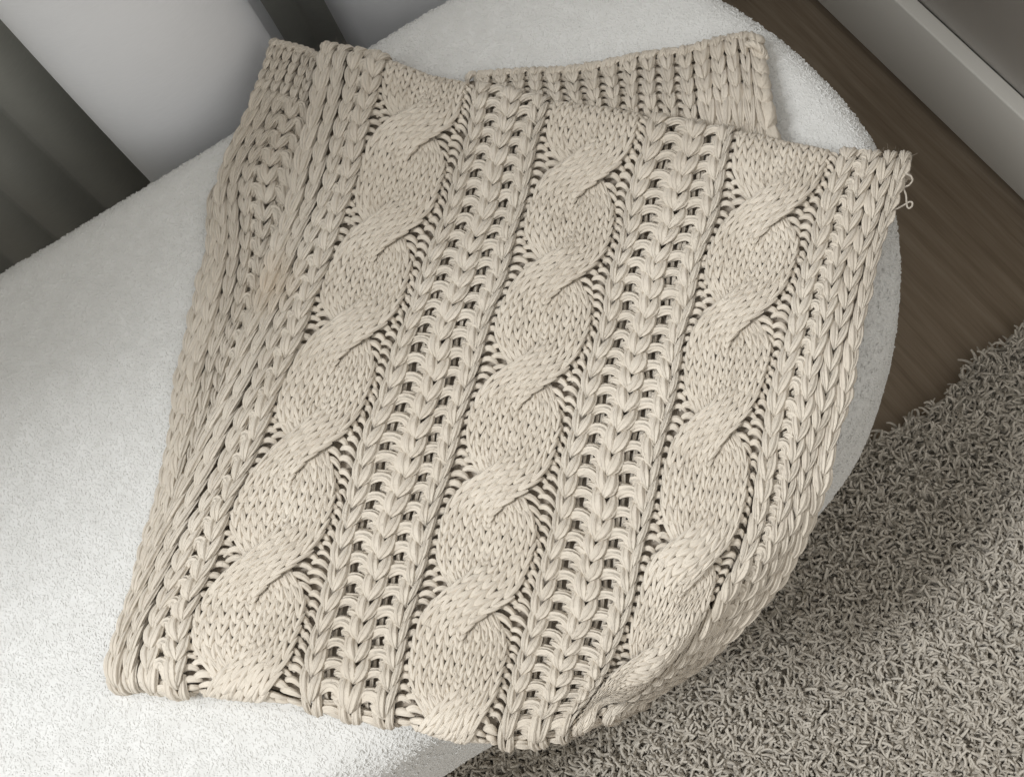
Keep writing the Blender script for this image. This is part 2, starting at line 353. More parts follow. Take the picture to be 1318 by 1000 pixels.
rug_px = [(440, 1040), (545, 985), (700, 860), (900, 710), (1035, 622), (1065, 603), (1130, 568), (1190, 536), (1225, 505), (1256, 468), (1318, 428), (1500, 330), (1750, 700), (1700, 1250), (900, 1400), (300, 1300)]
rp = np.array([at(x, y, 0.004) for x, y in rug_px])
rug = empty('shaggy_rug', (*rp.mean(0)[:2], 0.0))
tag(rug, 'shaggy greige rug with long tufts on the wooden floor', 'rug')
ro = np.array([*rp.mean(0)[:2], 0.0])
bmr = bmesh.new(); vs = [bmr.verts.new((*(p - ro)[:2], 0.006)) for p in rp]; f = bmr.faces.new(vs)
if f.normal.z < 0: f.normal_flip()
ex_ = bmesh.ops.extrude_face_region(bmr, geom=[f]); 
bmesh.ops.translate(bmr, verts=[v for v in ex_['geom'] if isinstance(v, bmesh.types.BMVert)], vec=(0, 0, -0.0055))
bmesh.ops.recalc_face_normals(bmr, faces=bmr.faces); me = bpy.data.meshes.new('backing'); bmr.to_mesh(me); bmr.free(); me.materials.append(M_RUGBASE)
bk = bpy.data.objects.new('backing', me); col.objects.link(bk); bk.parent = rug
tufts = [(((0, 0, -1*mm), (0.5*mm, 0, 8*mm), (6*mm, 2*mm, 15*mm), (13*mm, -1*mm, 13*mm)), 3.0*mm),
         (((0, 0, -1*mm), (-1*mm, 1*mm, 9*mm), (3*mm, -2*mm, 17*mm), (9*mm, 2*mm, 18*mm)), 2.8*mm),
         (((0, 0, -1*mm), (2*mm, 0, 6*mm), (9*mm, 3*mm, 11*mm), (14*mm, 1*mm, 8*mm)), 2.6*mm),
         (((0, 0, -1*mm), (0, 2*mm, 9*mm), (5*mm, -1*mm, 18*mm), (3*mm, -5*mm, 19*mm)), 3.1*mm)]
bmr = bmesh.new(); vs = [bmr.verts.new((*(p - ro)[:2], 0.0075)) for p in rp]; f = bmr.faces.new(vs)
bmr.normal_update()
if f.normal.z < 0: f.normal_flip()
bmesh.ops.triangulate(bmr, faces=bmr.faces)
me = bpy.data.meshes.new('rug_pile'); bmr.to_mesh(me); bmr.free(); me.materials.append(M_RUGYARN)
rpile = bpy.data.objects.new('rug_pile', me); col.objects.link(rpile); rpile.parent = rug; tag(rpile, kind='stuff')
scatter(rpile, 105000, tufts, M_RUGYARN, False, 4, 0.6, 0.6, 1.15)

# ------------------------------------------------------------------ knitted blanket
PX = 0.00062                                   # metres per fabric unit (about one pixel of the photograph)
TU = 138.0                                     # fabric units per cable repeat
S_COL = dict(edgeL=0, rib1=12, rib2=34, rib3=57, ear=84, C1=160, A1=248, B1=290, c1=326, C2=404, A2=490, B2=532, c2=568, C3=645, R4=733, R3=765, R2=793, R1=818, edgeR=832)
LINES = {   # column centre lines traced down the photograph
 'edgeL': [(413,58),(404,120),(380,215),(357,286),(329,390),(300,476),(270,545),(239,621),(213,668),(185,732),(146,805),(133,849),(136,883),(151,900)],
 'rib1': [(425,60),(421,92),(400,190),(375,281),(352,364),(329,429),(304,475),(278,533),(252,590),(222,660),(206,703),(180,766),(154,815),(146,860),(158,903)],
 'rib2': [(441,60),(439,79),(418,190),(396,273),(370,338),(349,416),(319,480),(296,533),(262,611),(226,681),(198,766),(172,810),(162,862),(172,904)],
 'rib3': [(461,66),(457,84),(438,190),(414,280),(386,338),(365,411),(346,468),(320,525),(296,590),(265,655),(245,701),(224,748),(206,789),(190,826),(185,867),(194,906)],
 'ear': [(487,75),(481,97),(462,190),(438,273),(404,364),(386,421),(360,478),(346,525),(325,582),(304,616),(286,655),(266,727),(255,758),(237,792),(227,826),(224,857),(226,906)],
 'C1': [(552,100),(538,167),(520,240),(496,299),(477,365),(456,426),(427,500),(397,569),(371,645),(347,724),(329,800),(309,880),(303,912)],
 'A1': [(620,112),(618,126),(608,175),(592,227),(577,290),(529,408),(513,452),(484,540),(460,617),(433,736),(406,838),(396,910)],
 'B1': [(662,120),(650,165),(631,240),(622,285),(585,386),(560,470),(531,591),(508,659),(480,745),(460,830),(446,918)],
 'c1': [(699,128),(690,170),(668,260),(640,373),(619,438),(596,516),(575,594),(560,638),(549,706),(526,789),(514,818),(496,926)],
 'C2': [(766,138),(756,227),(736,285),(725,349),(697,415),(690,485),(662,550),(648,625),(627,695),(613,770),(591,850),(581,932),(580,950)],
 'A2': [(845,150),(842,164),(832,200),(816,245),(811,297),(795,349),(785,385),(776,438),(749,516),(737,590),(721,664),(711,716),(690,785),(672,875),(645,948)],
 'B2': [(893,160),(881,216),(868,271),(852,318),(839,370),(824,412),(809,490),(796,547),(776,650),(750,778),(725,860),(690,943)],
 'c2': [(937,165),(931,190),(926,240),(907,291),(895,354),(871,460),(859,520),(847,568),(834,650),(817,747),(801,805),(772,872),(735,930)],
 'C3': [(1008,184),(991,273),(963,340),(949,405),(935,480),(925,547),(909,630),(894,718),(870,785),(828,862),(790,900),(752,924)],
 'R4': [(1090,198),(1084,228),(1063,276),(1048,318),(1039,360),(1027,405),(1015,439),(1003,520),(991,556),(985,610),(979,661),(961,712),(921,785),(873,848),(830,882),(785,912)],
 'R3': [(1121,198),(1117,213),(1090,294),(1075,354),(1057,414),(1048,460),(1030,541),(1016,610),(1004,670),(986,712),(941,785),(889,845),(843,880),(797,907)],
 'R2': [(1147,200),(1143,213),(1120,300),(1102,354),(1079,420),(1069,469),(1048,559),(1031,634),(1003,712),(957,783),(901,842),(855,877),(808,902)],
 'R1': [(1164,203),(1160,213),(1136,294),(1123,340),(1102,420),(1090,470),(1070,565),(1048,642),(1016,716),(967,783),(910,840),(864,874),(818,898)],
 'edgeR': [(1172,206),(1169,215),(1144,285),(1132,336),(1110,420),(1099,470),(1079,568),(1055,648),(1026,714),(975,782),(919,839),(873,872),(826,894)],
}
NAMES = list(S_COL); S_K = np.array([S_COL[k] for k in NAMES], float)
# the row lines: y at every cable centre for t = top edge, 1 .. 6 and the slopes outside the outer cables
ROWS = {0.36: [(413,56),(461,64),(487,74),(552,100),(620,114),(700,130),(766,138),(845,152),(937,166),(1008,184),(1060,197),(1172,205)],
 1.0: [(395,136),(480,152),(538,167),(756,227),(991,273),(1060,282),(1150,284)], 2.0: [(350,276),(440,288),(496,299),(725,349),(949,405),(1027,408),(1110,420)],
 3.0: [(325,408),(390,416),(456,426),(692,485),(925,547),(991,556),(1080,566)], 4.0: [(250,570),(325,570),(397,569),(648,625),(894,718),(961,714),(1030,710)],
 5.0: [(195,724),(270,724),(347,724),(613,770),(828,862),(873,848),(919,838)], 6.0: [(130,868),(224,872),(309,880),(450,902),(581,932),(640,940),(700,934),(752,924),(785,912),(826,894)]}
def cross(line, row):
    line = np.array(line, float); best = None
    ys = np.linspace(line[0, 1], line[-1, 1], 900); xs = np.interp(ys, line[:, 1], line[:, 0])
    row = np.array(row, float); ry = np.interp(xs, row[:, 0], row[:, 1]); i = int(np.argmin(np.abs(ys - ry)))
    return xs[i], ys[i]
T_K, GX, GY = [], [], []
for t in sorted(ROWS):
    pts = [cross(LINES[k], ROWS[t]) for k in NAMES]
    T_K.append(t); GX.append([p[0] for p in pts]); GY.append([p[1] for p in pts])
GX, GY, T_K = np.array(GX), np.array(GY), np.array(T_K)
# refine: half rows taken on the traced lines half way down each repeat
T2, X2, Y2 = [], [], []
for i in range(len(T_K)):
    T2.append(T_K[i]); X2.append(GX[i]); Y2.append(GY[i])
    if i + 1 < len(T_K):
        ym = (GY[i] + GY[i + 1]) / 2
        xm = np.array([np.interp(y, [p[1] for p in LINES[k]], [p[0] for p in LINES[k]]) for k, y in zip(NAMES, ym)])
        T2.append((T_K[i] + T_K[i + 1]) / 2); X2.append(xm); Y2.append(ym)
T2, X2, Y2 = np.array(T2), np.array(X2), np.array(Y2)
# dense smooth pixel grid
SD = np.arange(2, 832, 2.0); TD = np.arange(0.45, 5.90, 0.015)
def lin_ext(x, xk, yk):
    y = np.interp(x, xk, yk)
    lo, hi = x < xk[0], x > xk[-1]
    y[lo] = yk[0] + (x[lo] - xk[0]) * (yk[1] - yk[0]) / (xk[1] - xk[0]); y[hi] = yk[-1] + (x[hi] - xk[-1]) * (yk[-1] - yk[-2]) / (xk[-1] - xk[-2])
    return y
def dense(G):
    a = np.array([lin_ext(TD, T2, G[:, j]) for j in range(G.shape[1])])      # column x T
    b = np.array([lin_ext(SD, S_K, a[:, i]) for i in range(len(TD))]).T       # S x T
    return b
def blur(Aa, sig, axis):
    r = int(3 * sig); k = np.exp(-0.5 * (np.arange(-r, r + 1) / sig) ** 2); k /= k.sum()
    Aa = np.moveaxis(Aa, axis, 0); n_ = len(Aa)
    lo = 2 * Aa[:1] - Aa[1:r + 1][::-1]; hi = 2 * Aa[-1:] - Aa[-r - 1:-1][::-1]
    P = np.concatenate([lo, Aa, hi]); out = sum(k[i] * P[i:i + n_] for i in range(2 * r + 1))
    return np.moveaxis(out, 0, axis)
DX, DY = blur(blur(dense(X2), 11, 1), 5, 0), blur(blur(dense(Y2), 11, 1), 5, 0)
# height of the cloth above the seat
ridge = np.array([(1140, 470), (1100, 540), (1055, 612), (1018, 664), (932, 753), (868, 808), (815, 868), (765, 935), (705, 965), (600, 1000)], float)
def ridge_dist(x, y):                           # pixels past the seat edge (positive = hanging over)
    best = np.full(x.shape, 1e9); sg = np.zeros(x.shape)
    for a, b in zip(ridge[:-1], ridge[1:]):
        d = b - a; L = np.hypot(*d); u = np.clip(((x - a[0]) * d[0] + (y - a[1]) * d[1]) / L ** 2, 0, 1)
        dx, dy = x - a[0] - u * d[0], y - a[1] - u * d[1]; dist = np.hypot(dx, dy); s_ = np.sign(dx * (-d[1]) + dy * d[0])
        mk = dist < best; best = np.where(mk, dist, best); sg = np.where(mk, -s_, sg)
    return best * sg
rd = ridge_dist(DX, DY)
if rd[len(SD) // 2, len(TD) // 2] > 0: rd = -rd
SS, TT = np.meshgrid(SD, TD, indexing='ij')
DZ = 0.034 - 0.012 * smooth(75, 0, SS) - 0.004 * smooth(770, 832, SS) + 0.003 * np.sin(SS / 70) * np.sin(TT * 1.9)
DZ = DZ - 0.012 * smooth(-70, 0, rd) - 0.058 * np.clip(rd / 50, 0, 2) ** 1.25
DZ = blur(blur(DZ, 4, 1), 3, 0)
GRID = at(DX, DY, SEAT + DZ)
# fold the rim over: extra rows and columns turning under
def extend(G, axis, first, n_, turn, reach):
    G = np.moveaxis(G, axis, 0)
    e = G[0] if first else G[-1]; d = (G[0] - G[2]) / 2 if first else (G[-1] - G[-3]) / 2
    d = d / np.linalg.norm(d, axis=-1, keepdims=True); ext = []
    for i in range(1, n_ + 1):
        a = turn * i / n_
        ext.append(e + d * (reach * math.sin(a)) + np.array([0, 0, -1.0]) * (reach * (1 - math.cos(a))))
    return np.moveaxis(np.concatenate([ext[::-1], G] if first else [G, ext]), 0, axis)
dt = TD[1] - TD[0]; ds_ = SD[1] - SD[0]
rad_t, rad_s = 0.012, 0.006
nt = int(round(rad_t * math.pi * 0.95 / (dt * TU * PX))); ns = int(round(rad_s * math.pi * 0.85 / (ds_ * PX)))
G2 = extend(GRID, 1, True, nt, math.pi * 0.95, rad_t); G2 = extend(G2, 1, False, nt, math.pi * 0.95, 0.0155)
TD2 = TD[0] + dt * np.arange(-nt, len(TD) + nt)
G2 = extend(G2, 0, True, ns, math.pi * 0.85, rad_s); G2 = extend(G2, 0, False, ns, math.pi * 0.85, rad_s)
SD2 = SD[0] + ds_ * np.arange(-ns, len(SD) + ns)

class Surface:
    def __init__(s, G, sd, td):
        s.G, s.sd, s.td = G, sd, td
        gs = np.gradient(G, axis=0); gt = np.gradient(G, axis=1); N = np.cross(gt, gs)
        N /= np.linalg.norm(N, axis=-1, keepdims=True) + 1e-12
        if N[..., 2].mean() < 0: N = -N
        s.N = N
    def __call__(s, p):                         # p: (..., 3) fabric units (s, t*TU, h)
        a_, b_ = p[..., 0], p[..., 1]
        p = np.stack([a_ + 1.3 * np.sin(b_ / 19 + a_ / 31) + 1.1 * np.sin(b_ / 43 - a_ / 57 + 2), b_ + 1.2 * np.sin(a_ / 23 + b_ / 37 + 1), p[..., 2] + 0.8 * np.sin(a_ / 29 - b_ / 41)], -1)
        fs = np.clip((p[..., 0] - s.sd[0]) / (s.sd[1] - s.sd[0]), 0, len(s.sd) - 1.001); ft = np.clip((p[..., 1] / TU - s.td[0]) / (s.td[1] - s.td[0]), 0, len(s.td) - 1.001)
        i, j = fs.astype(int), ft.astype(int); u, v = (fs - i)[..., None], (ft - j)[..., None]
        def bl(Q): return Q[i, j] * (1 - u) * (1 - v) + Q[i + 1, j] * u * (1 - v) + Q[i, j + 1] * (1 - u) * v + Q[i + 1, j + 1] * u * v
        nn = bl(s.N); nn /= np.linalg.norm(nn, axis=-1, keepdims=True) + 1e-12
        return bl(s.G) + nn * p[..., 2:3] * PX
TOP = Surface(G2, SD2, TD2)

def tubes(cl, rad, sides, plies, twist, flat=0.85, lobe=0.0):
    """cl (N,K,3) centre lines in fabric space, rad (N,K); returns verts, quads, per-loop uv"""
    N, K, _ = cl.shape
    tg = np.gradient(cl, axis=1); tg /= np.linalg.norm(tg, axis=-1, keepdims=True) + 1e-9
    z = np.array([0, 0, 1.0]); sd = np.cross(tg, z); ln = np.linalg.norm(sd, axis=-1, keepdims=True)
    sd = np.where(ln > 0.05, sd / (ln + 1e-9), np.array([1.0, 0, 0])); up = np.cross(sd, tg)
    ph = np.linspace(0, 2 * np.pi, sides, endpoint=False); kk = np.linspace(0, 1, K)
    w_ = plies * ph[None, :] / (2 * np.pi) + twist * kk[:, None]                 # K x sides, in plies
    off_ = rng.random((N, 1, 1))
    rr = rad[:, :, None] * (1 + lobe * 0.5 - lobe * 1.6 * (1 - np.abs(np.cos(np.pi * (w_[None] + np.round(off_ * 2) / 2)))) ** 1.5) if lobe else np.broadcast_to(rad[:, :, None], (N, K, sides))
    Vv = cl[:, :, None, :] + sd[:, :, None, :] * (rr * np.cos(ph))[..., None] + up[:, :, None, :] * (rr * np.sin(ph) * flat)[..., None]
    k0 = np.arange(K - 1)[:, None] * sides; a = np.arange(sides)[None]; b = (a + 1) % sides
    q = np.stack([k0 + a, k0 + b, k0 + sides + b, k0 + sides + a], -1).reshape(-1, 4)
    Fq = (q[None] + (np.arange(N) * K * sides)[:, None, None]).reshape(-1, 4)
    du = plies / sides
    u0 = w_[:-1].reshape(-1); uu = np.stack([u0, u0 + du, (w_[1:] + du).reshape(-1), w_[1:].reshape(-1)], -1)
    vv = np.broadcast_to(kk[:-1, None], (K - 1, sides)).reshape(-1); vq = np.stack([vv, vv, vv + 1 / (K - 1), vv + 1 / (K - 1)], -1)
    uv = np.stack([uu[None] + (np.round(off_ * 2) / 2 if lobe else off_)[:, :, :], np.broadcast_to(vq[None], (N,) + vq.shape)], -1)
    return Vv.reshape(-1, 3), Fq, uv.reshape(-1, 2)
FUZZ = []
class Yarn:
    def __init__(s): s.V, s.F, s.U, s.n = [], [], [], 0
    def add(s, surf, cl, rad, sides=24, plies=6, twist=0.8, flat=0.85, lobe=0.24):
        if len(cl) == 0: return
        V_, F_, U_ = tubes(np.asarray(cl, float), np.asarray(rad, float), sides, plies, twist, flat, lobe)
        s.V.append(surf(V_)); s.F.append(F_ + s.n); s.U.append(U_); s.n += len(V_)
    def build(s, name, parent, mat=None, label=None, kind=None):
        VV = np.concatenate(s.V); FUZZ.append(VV[rng.integers(0, len(VV), max(20, len(VV) // 19))])
        o = mesh_obj(name, VV, np.concatenate(s.F), mat or M_YARN, parent, np.concatenate(s.U)); tag(o, label, kind=kind); return o
def bez(P, K):                                  # P (N,4,3) -> (N,K,3)
    t = np.linspace(0, 1, K)[None, :, None]
    return P[:, None, 0] * (1 - t) ** 3 + 3 * P[:, None, 1] * t * (1 - t) ** 2 + 3 * P[:, None, 2] * t * t * (1 - t) + P[:, None, 3] * t ** 3
def fat(K, *_):        # radius along one visible leg of a stitch (0 = foot, 1 = top)
    k = np.linspace(0, 1, K); return np.interp(k, [0, 0.16, 0.38, 0.6, 0.82, 1], [0.22, 0.66, 1.0, 0.98, 0.74, 0.6])
def grain(K):
    k = np.linspace(0, 1, K); return np.interp(k, [0, 0.2, 0.5, 0.8, 1], [0.4, 0.85, 1.0, 0.88, 0.45])
def jit(n_, a): return rng.normal(0, a, n_)

def v_column(Y, surf, s_of, t0, t1, pitch, wl, wr, spread=9.0, rl=6.2, rr=5.6, over=0.55, h=5.0, lean=0.0, sides=24, K=9, plies=6, twist=0.8, jitter=1.0):
    """a column of V stitches down the cloth; wl / wr switch the left and right legs"""
    P = pitch * TU; rows = np.arange(t0 * TU, t1 * TU, P); N = len(rows)
    for side, on, r in ((-1, wl, rl), (1, wr, rr)):
        if not on: continue
        tt = rows + jit(N, 0.5 * jitter) + lean * side; sc_ = 1 + jit(N, 0.07 * jitter); c = s_of(tt / TU) + jit(N, 0.5 * jitter)
        sp = spread * (1 + jit(N, 0.07 * jitter)); o_ = over * P
        foot = np.stack([c - side * 0.4, tt + P * 0.5 + o_ * 0.55, h - 0.8 + jit(N, 0.4)], -1)
        c1_ = np.stack([c + side * sp * 0.22, tt + P * 0.30, np.full(N, h + 2.4)], -1)
        c2_ = np.stack([c + side * sp * 1.22, tt - P * 0.10, h + 2.8 + jit(N, 0.5)], -1)
        top = np.stack([c + side * sp * 0.86, tt - P * 0.5 - o_ * 0.6, np.full(N, h - 6.0)], -1)
        cl = bez(np.stack([foot, c1_, c2_, top], 1), K)
        Y.add(surf, cl, fat(K)[None] * (r * sc_)[:, None], sides, plies, twist * side, 0.82)

blanket = empty('knitted_blanket', (0.0, 0.0, SEAT))
tag(blanket, 'folded beige cable-knit blanket draped over the white boucle seat', 'blanket')
OFF = np.array([0, 0, SEAT])
class _Local:                                   # surfaces return world points; blanket parts sit in its own space
    def __init__(s, S): s.S = S
    def __call__(s, p): return s.S(p) - OFF
TOPL = _Local(TOP)
T_TOP, T_BOT = 0.14, 6.27
def sheet(name, surf, sd, td, h, parent, mat):
    a, b = np.meshgrid(sd, td * TU, indexing='ij'); P = np.stack([a, b, np.full(a.shape, h)], -1); ni, nj = a.shape
    i, j = np.meshgrid(np.arange(ni - 1), np.arange(nj - 1), indexing='ij'); b0 = i * nj + j
    Fq = np.stack([b0, b0 + 1, b0 + nj + 1, b0 + nj], -1).reshape(-1, 4)
    return mesh_obj(name, surf(P.reshape(-1, 3)), Fq, mat, parent)
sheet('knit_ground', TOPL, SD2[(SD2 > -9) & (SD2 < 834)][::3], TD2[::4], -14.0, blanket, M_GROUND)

# --- cables
def sstep(x): x = np.clip(x, -1, 1); return np.sin(x * np.pi / 2)
HALF = 0.345
def strand_x(t, par, d):                        # par 0: right half between crossings 0-1
    k = np.maximum(np.round(t), 1); ph_ = (t - k) / HALF
    a = np.where((k + par) % 2 == 1, -1.0, 1.0)  # direction at this crossing, downwards
    return a * d * sstep(ph_)
def strand_h(t, par):
    k = np.maximum(np.round(t), 1); b = np.exp(-((t - k) / 0.25) ** 2)
    return np.where((k + par) % 2 == 1, 1.0, -1.0) * b
def cable(sc0, par0, parent):
    W, d = 12.9, 30.4
    strands = []
    for par in (0, 1):
        Y = Yarn(); rows = np.arange(T_TOP, T_BOT, 1 / 10.0)
        for j in range(5):
            o_ = (j - 2.0)
            t = rows + jit(len(rows), 0.002)
            t = t[(t < T_BOT)]
            N = len(t)
            def path(tt, o):
                e = 0.004; x = strand_x(tt, par + par0, d); dx = (strand_x(tt + e, par + par0, d) - strand_x(tt - e, par + par0, d)) / (2 * e * TU)
                hh = strand_h(tt, par + par0); sq = W * (1 - 0.24 * np.abs(hh))
                nl = np.sqrt(1 + dx * dx); nx, ny = 1 / nl, -dx / nl
                dome = 6.0 * np.sqrt(np.clip(1 - (o / 3.1) ** 2, 0, 1)) - 2.0
                return np.stack([sc0 + x + o * sq * nx, tt * TU + o * sq * ny * np.where(hh > 0, 1.0, 0.45), (dome + 6.5 * hh + 3.5) * (0.35 + 0.65 * smooth(0.35, 0.75, tt) * smooth(6.05, 5.7, tt))], -1)
            pt = 1 / 10.0
            for side in (-1, 1):
                a0 = jit(N, 0.03); a1 = jit(N, 0.03)
                foot = path(t + pt * 0.74, o_ + side * 0.03 + a0); foot[:, 2] -= 0.9
                c1_ = path(t + pt * 0.34, o_ + side * 0.10 + a0); c1_[:, 2] += 1.4 + jit(N, 0.3)
                c2_ = path(t - pt * 0.26, o_ + side * 0.40 + a1); c2_[:, 2] += 1.2 + jit(N, 0.3)
                top = path(t - pt * 0.82, o_ + side * 0.46 + a1); top[:, 2] -= 1.8
                cl = bez(np.stack([foot, c1_, c2_, top], 1), 8)
                r = grain(8)[None] * (3.15 * (1 + jit(N, 0.06)))[:, None]
                Y.add(TOPL, cl, r, 10, 4, 0.7 * side, 0.9, 0.0)
        o = Y.build('cable_strand', parent, M_FINE); strands.append(o)
    return strands
def cable_edges(t, par0):                       # outer reach of a cable left / right at t
    d, W = 30.4, 10.8
    ex_ = []
    for par in (0, 1):
        e = 0.004; x = strand_x(t, par + par0, d); dx = (strand_x(t + e, par + par0, d) - strand_x(t - e, par + par0, d)) / (2 * e * TU)
        ex_.append((x - 3.0 * W * 0.86 * np.sqrt(1 + dx * dx) * np.where(np.abs(dx) > .2, .8, 1.12), x + 3.0 * W * 0.86 * np.sqrt(1 + dx * dx) * np.where(np.abs(dx) > .2, .8, 1.12)))
    return np.minimum(ex_[0][0], ex_[1][0]), np.maximum(ex_[0][1], ex_[1][1])
def gutter(sc0, par0, s_out, side, Y, hole=False):
    """purl bars between the cable edge and the neighbouring rib"""
    rows = np.arange(T_TOP, T_BOT, 1 / 11.5) + 0.02; N = len(rows); t = rows + jit(N, 0.004)
    lo, hi = cable_edges(t, par0); ed = sc0 + (lo if side < 0 else hi) - side * 5
    out = np.full(N, float(s_out)); mid = (ed + out) / 2; wide = np.abs(ed - out) > 19
    def bars(a, b, tt, r, h0):
        n_ = len(tt); dy = jit(n_, 0.8)
        P0 = np.stack([a, tt * TU + 6.0 + dy, np.full(n_, h0 - 3.0)], -1); P3 = np.stack([b, tt * TU + 1.0 + dy, np.full(n_, h0 - 2.5)], -1)
        P1 = np.stack([a * 0.75 + b * 0.25, tt * TU - 4.5 + dy, np.full(n_, h0 + 3.0)], -1); P2 = np.stack([a * 0.25 + b * 0.75, tt * TU - 4.0 + dy, h0 + 3.0 + jit(n_, 0.4)], -1)
        Y.add(TOPL, bez(np.stack([P0, P1, P2, P3], 1), 7), grain(7)[None] * (r * (1 + jit(n_, 0.07)))[:, None], 10, 4, 0.6, 0.9, 0.0)
    w_ = wide
    bars(out[~w_], ed[~w_], t[~w_], 3.9, -2.0)
    bars(out[w_], mid[w_] + side * -3, t[w_], 3.9, -2.0)
    bars(mid[w_] + side * 3, ed[w_] - side * 4, t[w_] + 0.5 / 12, 3.9, -1.5)
const = lambda v: (lambda t: np.full(np.shape(t), float(v)))
cable_labels = ['cable nearest the folded left border', 'middle cable of the blanket', 'cable beside the right border, bending over the seat edge']
for ci, (cn, lb) in enumerate(zip(('C1', 'C2', 'C3'), cable_labels)):
    s0 = S_COL[cn]
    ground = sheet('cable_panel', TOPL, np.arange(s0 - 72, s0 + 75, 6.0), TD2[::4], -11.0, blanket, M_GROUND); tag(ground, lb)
    Y = Yarn(); gutter(s0, 0, s0 - 73, -1, Y); Y.build('purl_gutter', ground, M_FINE)
    Y = Yarn(); gutter(s0, 0, s0 + 76, 1, Y); Y.build('purl_gutter', ground, M_FINE)
    cable(s0, 0, ground)

# --- openwork panels between the cables
PT = 1 / 5.75
def loops(Y, surf, sa, sb, t0, t1, ph_=0.0):
    rows = np.arange(t0, t1, PT) + ph_; N = len(rows); tt = rows * TU + jit(N, 0.8)
    x0, x1 = sa + jit(N, 0.6), sb + jit(N, 0.6); w_ = sb - sa
    P0 = np.stack([x0 - 2, tt + 3, np.full(N, -2.0)], -1); P1 = np.stack([x0 + w_ * 0.3, tt - 12, np.full(N, 6.0)], -1)
    P2 = np.stack([x1 + 2, tt - 10, np.full(N, 8.5)], -1); P3 = np.stack([x1, tt + 11, np.full(N, 0.0)], -1)
    Y.add(surf, bez(np.stack([P0, P1, P2, P3], 1), 10), grain(10)[None] ** 0.5 * (5.8 * (1 + jit(N, 0.08)))[:, None], 24, 6, 0.5, 0.8, 0.2)
    P0 = np.stack([x0 + w_ * 0.5, tt + 6, np.full(N, -5.0)], -1); P3 = np.stack([x1 + 5, tt + 11, np.full(N, 0.0)], -1)
    P1 = P0 + [w_ * 0.15, -5, 8]; P2 = P3 + [-w_ * 0.2, -4, 6]
    Y.add(surf, bez(np.stack([P0, P1, P2, P3], 1), 7), grain(7)[None] * (4.8 * (1 + jit(N, 0.08)))[:, None], 20, 5, 0.6, 0.85, 0.24)
    P0 = np.stack([x0 - 3, tt + 13.0, np.full(N, -4.5)], -1); P3 = np.stack([x1 + 3, tt + 10, np.full(N, -3.0)], -1)     # bridging strand under the hole
    Y.add(surf, bez(np.stack([P0, P0 + [w_ * 0.3, 2.0, 4], P3 + [-w_ * 0.3, 2.5, 3.5], P3], 1), 7), grain(7)[None] ** 0.5 * (3.7 * (1 + jit(N, 0.08)))[:, None], 16, 4, 0.5, 0.85, 0.2)
    for q in range(3):                          # strands of the row behind, seen down the hole
        xs = x0 + w_ * (0.15 + 0.3 * q) + jit(N, 0.8)
        P0 = np.stack([xs, tt - 12, np.full(N, -7.5)], -1); P3 = np.stack([xs + 2, tt + 13, np.full(N, -7.5)], -1)
        Y.add(surf, bez(np.stack([P0, P0 * .66 + P3 * .34 + [0, 0, 1.5], P0 * .34 + P3 * .66 + [0, 0, 1.5], P3], 1), 5), np.full((N, 5), 2.2), 8, 3, 0.6, 0.9, 0.0)
def lattice(sa, sb, scc, parent, lb, ph_):
    Y = Yarn(); loops(Y, TOPL, sa + 9, sb - 7, T_TOP, T_BOT, ph_ + 0.02); loops(Y, TOPL, sb + 9, scc - 4, T_TOP, T_BOT, ph_ + 0.05)
    p = Y.build('openwork_panel', parent, label=lb)
    Y = Yarn(); v_column(Y, TOPL, const(sa), T_TOP, T_BOT, PT, 1, 0, 7.0, 4.9, 5.5, 0.6, 5.0)
    v_column(Y, TOPL, const(sa + 0.5), T_TOP + 0.02, T_BOT, PT, 0, 1, 8.4, 4.7, 6.0, 0.26, 5.0); Y.build('knit_rib', p)
    Y = Yarn(); v_column(Y, TOPL, const(sb), T_TOP + ph_, T_BOT, PT, 1, 0, 7.2, 6.6, 5.5, 0.34, 6.0)
    v_column(Y, TOPL, const(sb), T_TOP + ph_ + 0.02, T_BOT, PT, 0, 1, 8.2, 6.2, 5.7, 0.26, 6.0); Y.build('knit_rib', p)
    Y = Yarn(); v_column(Y, TOPL, const(scc - 2), T_TOP + ph_, T_BOT, PT, 1, 0, 7.2, 6.1, 5.0, 0.34, 5.0)
    v_column(Y, TOPL, const(scc + 1), T_TOP, T_BOT, PT, 0, 1, 5.2, 6, 4.0, 0.5, 5.5, twist=1.4); Y.build('knit_rib', p)
lattice(S_COL['A1'], S_COL['B1'], S_COL['c1'], blanket, 'openwork panel between the left and middle cables', 0.03)
lattice(S_COL['A2'], S_COL['B2'], S_COL['c2'], blanket, 'openwork panel between the middle and right cables', 0.06)

